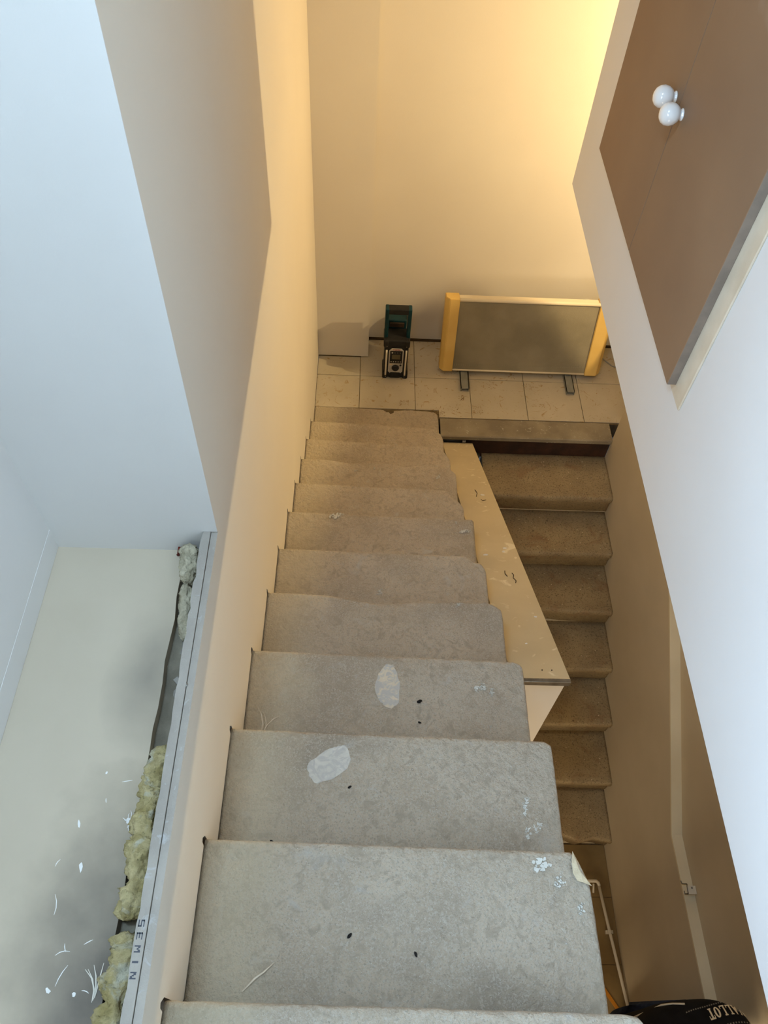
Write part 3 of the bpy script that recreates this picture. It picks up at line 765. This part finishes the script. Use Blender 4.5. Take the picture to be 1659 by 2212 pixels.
stain(3, -0.052, .570, .032, .058, -0.9, 72, (206, 198, 184), (198, 191, 177))

# ------------------------------------------------------------------ cupboard doors on the bulkhead
t = thing('wall_cupboard', 'brown cupboard with two doors and two white ball knobs on the white bulkhead wall', 'cupboard', (XB, 1.67, -1.19))
XD0, XD1 = 0.655, 0.675
Y0, Y1, YG = 1.212, 2.150, 1.676
def knob(p, x, y, z):
    bm = nb(); lathe(bm, [(.0125, 0), (.0125, .002), (.010, .004), (.010, .006), (.0165, .010), (.0215, .018), (.0232, .027), (.0215, .036), (.0165, .043), (.009, .0472), (.0005, .0485)], (x, y, z), (-1, 0, 0), 28)
    obj('knob', bm, M_gloss, p, smooth=True, label='white ball knob')
for ya, yb, ky, kz in ((YG+0.0012, Y1, 1.712, -0.825), (Y0, YG-0.0012, 1.643, -0.827)):
    bm = nb(); box(bm, XD0, XD1, ya, yb, -1.188, 0.1, bev=0.001)
    for f in bm.faces:
        if abs(f.calc_center_median().x-XD0) > 0.003: f.material_index = 1
    d = obj('door', bm, [M_mdf, M_mdfedge], t)
    knob(d, XD0, ky, kz)
bm = nb(); box(bm, 0.6752, XB, 1.159, Y0+0.05, -1.212, 0.1, bev=0.0015)
obj('side_casing', bm, M_wood, t, label='whitened wood strip')
bm = nb(); box(bm, 0.6752, XB, Y0+0.051, Y1-0.01, -1.17, 0.09); obj('gap_shade_board', bm, M_dark, t)  # near-black board puts the shade into the gap between the doors

# ------------------------------------------------------------------ radio on the landing
t = thing('jobsite_radio', 'black and teal carry-handle jobsite radio standing on the landing tiles', 'radio', (0.197, 3.54, ZL))
rx0, rx1, ry0 = 0.119, 0.274, 3.486
bm = nb(); box(bm, rx0+.006, rx1-.006, ry0+.006, ry0+.115, ZL+.006, ZL+.285, bev=.008); obj('body', bm, M_black, t, smooth=False)
bm = nb()
M_rub = mat('dark_rubber', (26, 25, 23), (34, 32, 29), rough=.7, scale=30)
for x in (rx0, rx1-.03):
    for zz in (ZL, ZL+.25):
        b2 = nb(); box(b2, x, x+.03, ry0, ry0+.125, zz, zz+.05, bev=.008); obj('corner_bumper', b2, M_rub, t)
box(bm, rx0+.01, rx1-.01, ry0+.004, ry0+.12, ZL+.262, ZL+.302, bev=.008)
obj('top_bumper', bm, M_rub, t)
bm = nb(); box(bm, rx0+.045, rx1-.045, ry0+.0005, ry0+.03, ZL+.006, ZL+.055, bev=.006); obj('chin_bumper', bm, M_rub, t)
# silver face plate
bm = nb(); cx = (rx0+rx1)/2
prism(bm, [(cx-.044, ZL+.06), (cx-.030, ZL+.045), (cx+.030, ZL+.045), (cx+.044, ZL+.06), (cx+.044, ZL+.225), (cx+.028, ZL+.243), (cx-.028, ZL+.243), (cx-.044, ZL+.225)], 'Y', ry0+.0025, ry0+.008)
fp = obj('face_plate', bm, M_silver, t)
bm = nb(); box(bm, cx-.037, cx+.037, ry0+.0005, ry0+.004, ZL+.128, ZL+.226, bev=.002); dp = obj('display_panel', bm, M_black, t)
bm = nb(); box(bm, cx-.025, cx+.025, ry0-.0003, ry0+.003, ZL+.162, ZL+.198); obj('screen', bm, M_lcd, dp)
for i in range(5):
    bm = nb(); lathe(bm, [(.0035, 0), (.0035, .0015)], (cx-.028+i*.014, ry0+.001, ZL+.142), (0, -1, 0), 10); obj('button', bm, M_silver, dp)
for i in range(4):
    bm = nb(); lathe(bm, [(.005 if i == 0 else .0025, 0), (.005 if i == 0 else .0025, .0015)], (cx-.024+i*.016, ry0+.001, ZL+.213), (0, -1, 0), 10); obj('button', bm, M_silver if i == 0 else M_foot, dp)
bm = nb(); lathe(bm, [(.022, 0), (.022, .008), (.019, .014), (.0005, .015)], (cx, ry0+.004, ZL+.093), (0, -1, 0), 24); obj('dial', bm, M_black, t)
bm = nb(); lathe(bm, [(.006, 0), (.006, .004)], (cx+.030, ry0+.003, ZL+.113), (0, -1, 0), 14); obj('side_button', bm, M_black, t)
bm = nb(); box(bm, cx-.037, cx-.022, ry0+.001, ry0+.003, ZL+.117, ZL+.120); obj('label_strip', bm, M_yellow, t)
def text_mesh(txt, size, extrude=0.0004):
    cu = bpy.data.curves.new('txt', 'FONT'); cu.body = txt; cu.size = size; cu.align_x = 'CENTER'; cu.align_y = 'CENTER'; cu.extrude = extrude
    o = bpy.data.objects.new('txt', cu); COL.objects.link(o)
    me = bpy.data.meshes.new_from_object(o.evaluated_get(bpy.context.evaluated_depsgraph_get()))
    bpy.data.objects.remove(o, do_unlink=True)
    bm = nb(); bm.from_mesh(me); return bm
bm = text_mesh('makita', .017); bmesh.ops.transform(bm, verts=bm.verts, matrix=Matrix.Translation((cx, ry0+.0020, ZL+.235)) @ Matrix.Rotation(math.pi/2, 4, 'X'))
obj('lettering', bm, M_redp, fp)
for x in (rx0+.019, rx1-.019):
    bm = nb(); tube(bm, [(x, ry0-.001, ZL+.035), (x, ry0-.004, ZL+.05), (x, ry0-.004, ZL+.215), (x, ry0+.002, ZL+.232)], .0055, 10); obj('guard_bar', bm, mat('satin_bar', (206, 196, 176), rough=.25, spec=.7), t, smooth=True)
for x in (rx0+.02, rx1-.02):
    for zz in (ZL+.018, ZL+.262):
        bm = nb(); lathe(bm, [(.0035, 0), (.0035, .002)], (x, ry0+.001, zz), (0, -1, 0), 8); obj('screw_head', bm, M_metal, t)
# teal case behind and handle frame
bm = nb(); box(bm, rx0+.022, rx1-.022, ry0+.118, ry0+.215, ZL+.02, ZL+.36, bev=.008); tc_ = obj('rear_case', bm, M_teal, t)
bm = nb(); box(bm, cx-.045, cx+.04, ry0+.108, ry0+.119, ZL+.315, ZL+.345, bev=.002); obj('battery_label', bm, mat('dark_brown_label', (58, 44, 32), rough=.6), tc_)
for x in (rx0+.001, rx1-.024):
    bm = nb(); box(bm, x, x+.022, ry0+.035, ry0+.085, ZL+.29, ZL+.505, bev=.005); obj('handle_post', bm, M_teal, t)
bm = nb(); box(bm, rx0+.018, rx1-.018, ry0+.036, ry0+.084, ZL+.468, ZL+.505, bev=.006); obj('handle_grip', bm, mat('dark_rubber', (0, 0, 0)), t)
for zz in (ZL+.09, ZL+.31):
    bm = nb(); box(bm, rx1-.018, rx1+.002, ry0+.125, ry0+.205, zz, zz+.06, bev=.007); obj('corner_bumper', bm, M_black, t)

# ------------------------------------------------------------------ convector heater standing on the landing
t = thing('convector_heater', 'old panel heater with yellowed side caps leaning back on metal feet on the landing', 'heater', (0.96, 3.56, ZL))
ang = math.atan2(0.105, 0.475); H = 0.475
base = Matrix.Translation((0, 3.535, ZL+.040)) @ Matrix.Rotation(-ang, 4, 'X')
# local frame: x across, y depth (0 front), z up
def hb(*a, bev=0.0): 
    bm = nb(); box(bm, *a, bev=bev, M=base); return bm
X0, X1 = 0.470, 1.470
obj('grille', hb(X0+.078, X1-.10, .004, .012, .010, H-.018), M_heatmesh, t)
bm = nb()
for i in range(60):
    x = X0+.09+i*(X1-X0-.20)/60; box(bm, x, x+.004, .0015, .006, .035+.0004*i, .047, M=base)
obj('vent_slots', bm, mat('vent_slot_paint', (150, 140, 116), rough=.6), t, kind='stuff')
obj('housing', hb(X0+.02, X1-.02, .012, .07, .006, H-.006, bev=.003), M_ivory, t)
for a, b, s in ((X0, X0+.080, 1), (X1-.10, X1, -1)):
    bm = nb()
    fr = [(a, .03), (a+(.025 if s > 0 else 0), -.006), (b-(0 if s > 0 else .03), -.006), (b, .03 if s < 0 else -.006)]
    prof = [(a, .078), (a, .022), (a+.022, -.008), (b, -.008), (b, .078)] if s > 0 else [(a, .078), (a, -.008), (b-.03, -.008), (b, .028), (b, .078)]
    prism(bm, prof, 'Z', -.002, H+.002)
    bmesh.ops.bevel(bm, geom=[e for e in bm.edges], offset=.003, segments=2, affect='EDGES')
    bmesh.ops.transform(bm, matrix=base, verts=bm.verts)
    obj('side_cap', bm, M_yellow, t)
bm = nb(); tube(bm, [base @ Vector((X0+.079, .006, H-.006)), base @ Vector((X1-.098, .006, H-.006))], .011, 12); obj('top_rail', bm, M_ivory, t, smooth=True)
bm = nb(); tube(bm, [base @ Vector((X0+.079, .004, .004)), base @ Vector((X1-.10, .004, .004))], .006, 10); obj('bottom_rail', bm, M_ivory, t, smooth=True)
for x in (.600, 1.249):
    bm = nb(); box(bm, x, x+.050, 3.398, 3.72, ZL+.022, ZL+.026)
    box(bm, x, x+.004, 3.398, 3.72, ZL+.0005, ZL+.026); box(bm, x+.046, x+.050, 3.398, 3.72, ZL+.0005, ZL+.026)
    box(bm, x+.008, x+.042, 3.57, 3.60, ZL+.025, ZL+.06)
    obj('foot', bm, M_foot, t)
# socket on the wall behind, and its cable
t = thing('wall_socket', 'black round wall socket just above the right end of the heater', 'socket', (1.345, 3.843, -3.13))
bm = nb(); lathe(bm, [(.045, 0), (.045, .006), (.040, .010)], (1.345, 3.843, -3.115), (0, -1, 0), 28); obj('rim', bm, M_silver, t)
bm = nb(); lathe(bm, [(.037, 0), (.037, .018), (.030, .022), (.0005, .022)], (1.345, 3.838, -3.115), (0, -1, 0), 28); obj('plug', bm, M_black, t)
bm = nb(); tube(bm, [(1.45, 3.70, ZL+.10), (1.49, 3.735, ZL+.05), (1.53, 3.72, ZL+.006), (1.58, 3.66, ZL+.004), (1.66, 3.63, ZL+.004), (1.9, 3.62, ZL+.004)], .0035, 8)
obj('power_cable', bm, mat('grey_cable', (150, 148, 138), rough=.5), None, smooth=True, label='thin grey cable on the tiles right of the heater', cat='cable')

# ceiling lamp in the side room (out of the frame, gives the warm light)
t = thing('pendant_lamp', 'bare warm pendant bulb beyond the landing', 'lamp', (2.0, 2.95, -1.55))
bm = nb(); tube(bm, [(2.0, 2.95, -1.46), (2.0, 2.95, CEIL)], .004, 8); obj('cord', bm, M_black, t)
bm = nb(); lathe(bm, [(.02, 0), (.02, .05), (.012, .06)], (2.0, 2.95, -1.515), (0, 0, 1), 16); obj('lamp_holder', bm, M_black, t)

# ------------------------------------------------------------------ bracket on the dado cap, pipe at the bottom
t = thing('rail_bracket', 'small cream bracket plate with a hook on the pale capping strip', 'bracket', (1.50, .665, -3.706))
bm = nb(); box(bm, 1.486, 1.524, .648, .683, -3.7065, -3.698, bev=.001); obj('plate', bm, M_offw, t)
bm = nb()
tube(bm, [(1.486, .650, -3.700), (1.470, .650, -3.700), (1.470, .662, -3.700)], .0025, 8); tube(bm, [(1.488, .690, -3.700), (1.466, .690, -3.698), (1.460, .70, -3.69)], .0025, 8); tube(bm, [(1.486, .650, -3.700), (1.488, .690, -3.700)], .0025, 8)
obj('hook', bm, M_metal, t, smooth=True)
bm = nb(); lathe(bm, [(.004, 0), (.004, .002)], (1.506, .674, -3.698), (0, 0, 1), 10); obj('screw_head', bm, M_metal, t)
t = thing('wall_pipe', 'thin cream pipe running low along the lower floor beside the wall', 'pipe', (1.42, .6, ZF))
zp = ZF+.03
bm = nb(); tube(bm, [(1.405, .885, zp), (1.43, .64, zp), (1.468, .30, zp), (1.470, -.3, zp)], .0085, 10); obj('pipe_run', bm, M_offw, t, smooth=True)
bm = nb(); tube(bm, [(1.33, .895, zp), (1.395, .895, zp), (1.405, .885, zp), (1.408, .87, zp)], .0095, 10); obj('elbow', bm, M_offw, t, smooth=True)
bm = nb(); tube(bm, [(1.378, .88, zp), (1.378, .84, ZF+.002)], .006, 8); obj('stub', bm, M_offw, t, smooth=True)
bm = nb(); box(bm, 1.412, 1.452, .632, .650, ZF, ZF+.022, bev=.002); tube(bm, [(1.4305, .634, zp), (1.4295, .648, zp)], .0125, 12); obj('clip', bm, M_offw, t)
bm = nb(); R = Matrix.Translation((1.405, .31, ZF+.003)) @ Matrix.Rotation(-1.0, 4, 'Z'); box(bm, -.08, .05, -.009, .009, 0, .003, M=R)
obj('orange_strap', bm, M_orange, None, label='short orange strap on the lower floor beside the pipe', cat='strap')
bm = nb(); R = Matrix.Translation((1.42, .265, ZF+.002)) @ Matrix.Rotation(.6, 4, 'Z'); box(bm, -.014, .014, -.012, .012, 0, .012, bev=.003, M=R); box(bm, -.004, .004, -.02, -.012, .002, .010, M=R)
obj('pipe_fitting', bm, M_offw, None, label='small loose cream fitting lying beside the orange strap', cat='fitting')

# ------------------------------------------------------------------ person at the foot of the lower flight
PX, PY = 1.245, 0.10
t = thing('person', 'person in a black t-shirt with large cream lettering, standing below the stairs', 'person', (PX, PY, ZF))
def skin(name, verts, edges, radii, m, parent, root=0, sub=2):
    me = bpy.data.meshes.new(name); off = ORIG[parent.name]
    me.from_pydata([tuple(Vector(v)-off) for v in verts], edges, []); me.update()
    me.materials.append(m)
    o = bpy.data.objects.new(name, me); COL.objects.link(o); o.parent = parent
    ORIG[o.name] = off
    sm = o.modifiers.new('skin', 'SKIN')
    for i, r in enumerate(radii):
        sv = me.skin_vertices[0].data[i]; sv.radius = r if isinstance(r, tuple) else (r, r); sv.use_root = (i == root)
    s = o.modifiers.new('sub', 'SUBSURF'); s.levels = sub; s.render_levels = sub
    for p in me.polygons: p.use_smooth = True
    sm.use_smooth_shade = True
    return o
F0 = ZF
V = []; E_ = []; Rd = []
def add(p, r, parent_i=None):
    V.append(p); Rd.append(r); i = len(V)-1
    if parent_i is not None: E_.append((parent_i, i))
    return i
pel = add((PX, PY, F0+.98), (.15, .11))
sp = add((PX, PY, F0+1.2), (.13, .095), pel); ch = add((PX, PY+.005, F0+1.42), (.15, .105), sp)
nk = add((PX, PY-.06, F0+1.60), .058, ch); hd0 = add((PX, PY-.12, F0+1.68), .075, nk); hd1 = add((PX, PY-.16, F0+1.755), .088, hd0); hd2 = add((PX, PY-.17, F0+1.82), .06, hd1)
for s in (-1, 1):
    sh = add((PX+s*.155, PY, F0+1.515), .055, ch); el = add((PX+s*.185, PY+.0, F0+1.22), .04, sh)
    wr = add((PX+s*.18, PY-.12, F0+1.0), .027, el); pm = add((PX+s*.175, PY-.16, F0+.94), (.036, .018), wr)
    for q in range(4):
        fx = PX+s*.175+(q-1.5)*.017
        a = add((fx, PY-.195, F0+.895-.004*abs(q-1)), .009, pm); b = add((fx, PY-.20, F0+.865-.004*abs(q-1)), .0085, a); add((fx, PY-.19, F0+.842+.003*abs(q-1)), .0075, b)
    a = add((PX+s*.145, PY-.17, F0+.92), .010, pm); add((PX+s*.135, PY-.18, F0+.89), .009, a)
    hp = add((PX+s*.09, PY, F0+.90), .095, pel); kn = add((PX+s*.10, PY+.02, F0+.50), .062, hp); an = add((PX+s*.105, PY-.02, F0+.09), .042, kn)
    ft = add((PX+s*.11, PY-.10, F0+.045), (.04, .035), an); add((PX+s*.115, PY-.17, F0+.035), (.036, .025), ft)
body = skin('body', V, E_, Rd, M_skin, t)
bm = nb(); r = bmesh.ops.create_uvsphere(bm, u_segments=24, v_segments=14, radius=.104)
for v in r['verts']:
    q = v.co.copy(); v.co = Vector((PX, PY-.158, F0+1.755))+Vector((q.x*.9, q.y*1.0+(.012 if q.z < .02 else 0), max(q.z, -.05)*1.05))
obj('hair', bm, M_hair, t, smooth=True)
for s in (-1, 1):
    bm = nb(); r = bmesh.ops.create_uvsphere(bm, u_segments=12, v_segments=8, radius=.012); bmesh.ops.translate(bm, verts=r['verts'], vec=(PX+s*.032, PY-.238, F0+1.735)); obj('eye', bm, M_gloss, t, smooth=True)
bm = nb(); prism(bm, [(PX-.014, F0+1.69), (PX+.014, F0+1.69), (PX+.004, F0+1.73), (PX-.004, F0+1.73)], 'Y', PY-.272, PY-.245); obj('nose', bm, M_skin, t)
V = []; E_ = []; Rd = []
pel = add((PX, PY, F0+.99), (.165, .125))
for s in (-1, 1):
    hp = add((PX+s*.09, PY, F0+.88), .108, pel); kn = add((PX+s*.10, PY+.02, F0+.50), .077, hp); add((PX+s*.105, PY-.02, F0+.11), .062, kn)
skin('trousers', V, E_, Rd, M_jeans, t)
for s in (-1, 1):
    bm = nb(); box(bm, PX+s*.112-.046, PX+s*.112+.046, PY-.215, PY+.07, F0, F0+.075, bev=.025); obj('shoe', bm, M_black, t, smooth=True)
# shirt: lofted torso with rounded shoulders, slightly turned, plus sleeves
bm = nb()
TW = 0.12
def sec(zc, hw, hd, yc, tilt, n=40, e=2.6):
    ring = []
    for k in range(n):
        a = 2*math.pi*k/n; ca, sa = math.cos(a), math.sin(a)
        x = hw*abs(ca)**(2/e)*(1 if ca > 0 else -1); y = hd*abs(sa)**(2/e)*(1 if sa > 0 else -1)
        x2 = x*math.cos(TW)-y*math.sin(TW); y2 = x*math.sin(TW)+y*math.cos(TW)
        z = zc+tilt*x+0.006*noise.noise(Vector((x*9, y*9, zc*6)))
        fold = .008*noise.noise(Vector((x2*14, 3, zc*9)))
        ring.append(bm.verts.new((PX+x2, PY+yc+y2+(fold if y > 0 else 0), z)))
    return ring
secs = [(F0+.93, .185, .130, 0, .0), (F0+1.1, .178, .125, 0, .0), (F0+1.25, .175, .130, .0, .02), (F0+1.38, .188, .135, .0, .04), (F0+1.46, .198, .130, .0, .08),
        (F0+1.51, .200, .118, -.005, .10), (F0+1.545, .188, .098, -.015, .11), (F0+1.575, .175, .078, -.030, .11), (F0+1.60, .120, .066, -.045, .09), (F0+1.615, .080, .060, -.052, .06)]
rings = [sec(*s_) for s_ in secs]
for i in range(len(rings)-1):
    for k in range(40): bm.faces.new((rings[i][k], rings[i][(k+1) % 40], rings[i+1][(k+1) % 40], rings[i+1][k]))
bm.faces.new(rings[0][::-1]); bm.faces.new(rings[-1])
bv = BVHTree.FromBMesh(bm)
shirt = obj('t_shirt', bm, M_shirt, t, smooth=True)
md = shirt.modifiers.new('sub', 'SUBSURF'); md.levels = 1; md.render_levels = 2
for s in (-1, 1):
    bm = nb(); sx = PX+s*.135+(.02 if s > 0 else 0); zz = F0+1.485+(-.06 if s > 0 else -.02)
    tube(bm, [(sx, PY+.01+s*.02, zz), (sx+s*.03, PY+.02+s*.02, zz-.04), (sx+s*.038, PY+.025+s*.02, zz-.12), (sx+s*.042, PY+.03, zz-.24)], [.066, .066, .062, .058], 16)
    bs = BVHTree.FromBMesh(bm)
    sl_ = obj('sleeve', bm, mat('charcoal_cotton', (50, 48, 44), (58, 55, 50), rough=.85, scale=40), t, smooth=True)
    if s < 0:
        # pale raglan piping draped over the shoulder seam
        L_ = []
        for (x, y) in [(1.045, .150), (1.062, .172), (1.088, .190), (1.118, .204), (1.150, .212), (1.185, .215), (1.22, .213)]:
            zs_ = [h[0].z for h in (q_.ray_cast(Vector((x, y, F0+2)), Vector((0, 0, -1))) for q_ in (bs, bv)) if h[0]]
            if zs_: L_.append((x, y, max(zs_)+.002))
        if len(L_) > 2:
            bm = nb(); tube(bm, L_, .0035, 6); obj('piping', bm, M_print, sl_, smooth=True)
# lettering, slab capitals, wrapped over the upper back
G = {'V': [[(0,1),(.34,1),(.34,.9),(.28,.88),(.52,.28),(.74,.88),(.66,.9),(.66,1),(1,1),(1,.9),(.92,.88),(.58,0),(.42,0),(.06,.88),(0,.9)]],
     'A': [[(0,0),(0,.1),(.08,.12),(.42,1),(.58,1),(.92,.12),(1,.1),(1,0),(.62,0),(.62,.1),(.70,.12),(.66,.26),(.34,.26),(.30,.12),(.38,.1),(.38,0)]],
     'L': [[(0,0),(0,.1),(.12,.12),(.12,.88),(0,.9),(0,1),(.55,1),(.55,.9),(.40,.88),(.40,.14),(.78,.14),(.84,.34),(.95,.34),(.92,0)]],
     'O': 'O', 'T': [[(.22,0),(.22,.1),(.34,.12),(.34,.86),(.14,.86),(.10,.66),(0,.66),(.02,1),(.98,1),(1,.66),(.9,.66),(.86,.86),(.64,.86),(.64,.12),(.78,.1),(.78,0)]]}
bm = nb()
LH, LW = .046, .0235
def onchest(u, v):
    # u runs toward the open side of the stairs, v up the wearer's back
    x = PX+.174-u
    o_ = Vector((x, PY+.105, F0+1.495+.09*(x-PX)))+(v+.30*u)*Vector((0, -.62, .78))-.5*Vector((0, -.78, -.62))
    h = bv.ray_cast(o_, Vector((0, -.78, -.62)))
    return (Vector(h[0])+Vector((0, .0025, .002))) if h[0] else None
def fillpoly(pts2, u0):
    tmp = nb(); vs = [tmp.verts.new((p[0], p[1], 0)) for p in pts2]; f = tmp.faces.new(vs)
    bmesh.ops.triangulate(tmp, faces=[f]); bmesh.ops.subdivide_edges(tmp, edges=tmp.edges, cuts=2, use_grid_fill=True)
    mp = {}
    for v in tmp.verts:
        q = onchest(u0+v.co.x*LW*.9, v.co.y*LH)
        mp[v] = bm.verts.new(q) if q is not None else None
    for f in tmp.faces:
        vv = [mp[v] for v in f.verts]
        if all(x is not None for x in vv): bm.faces.new(vv)
    tmp.free()
for i, chh in enumerate('VALLOT'):
    u0 = i*LW*1.02
    if chh == 'O':
        n = 20
        for k in range(n):
            a0, a1 = 2*math.pi*k/n, 2*math.pi*(k+1)/n
            fillpoly([(.5+.5*math.cos(a0), .5+.5*math.sin(a0)), (.5+.5*math.cos(a1), .5+.5*math.sin(a1)), (.5+.18*math.cos(a1), .5+.36*math.sin(a1)), (.5+.18*math.cos(a0), .5+.36*math.sin(a0))], u0)
    else:
        for pl in G[chh]: fillpoly(pl, u0)
obj('lettering', bm, M_print, shirt)
bm = nb()
for (u, v) in [(-.01+i*.011, .075) for i in range(20)]+[(.0+i*.009, -.016) for i in range(24)]:
    qs = [onchest(u+a, v+b) for a, b in ((0, 0), (.005, 0), (.006, .006), (.001, .006))]
    if all(q is not None for q in qs): bm.faces.new([bm.verts.new(q) for q in qs])
obj('small_print', bm, mat('grey_print', (120, 116, 106), rough=.8), shirt, kind='stuff')

# lift everything so the lower hall floor lies at z = 0
for o in bpy.data.objects:
    if o.parent is None: o.location.z += ZOFF
cam.matrix_world.translation = Vector((0, 0, ZOFF))
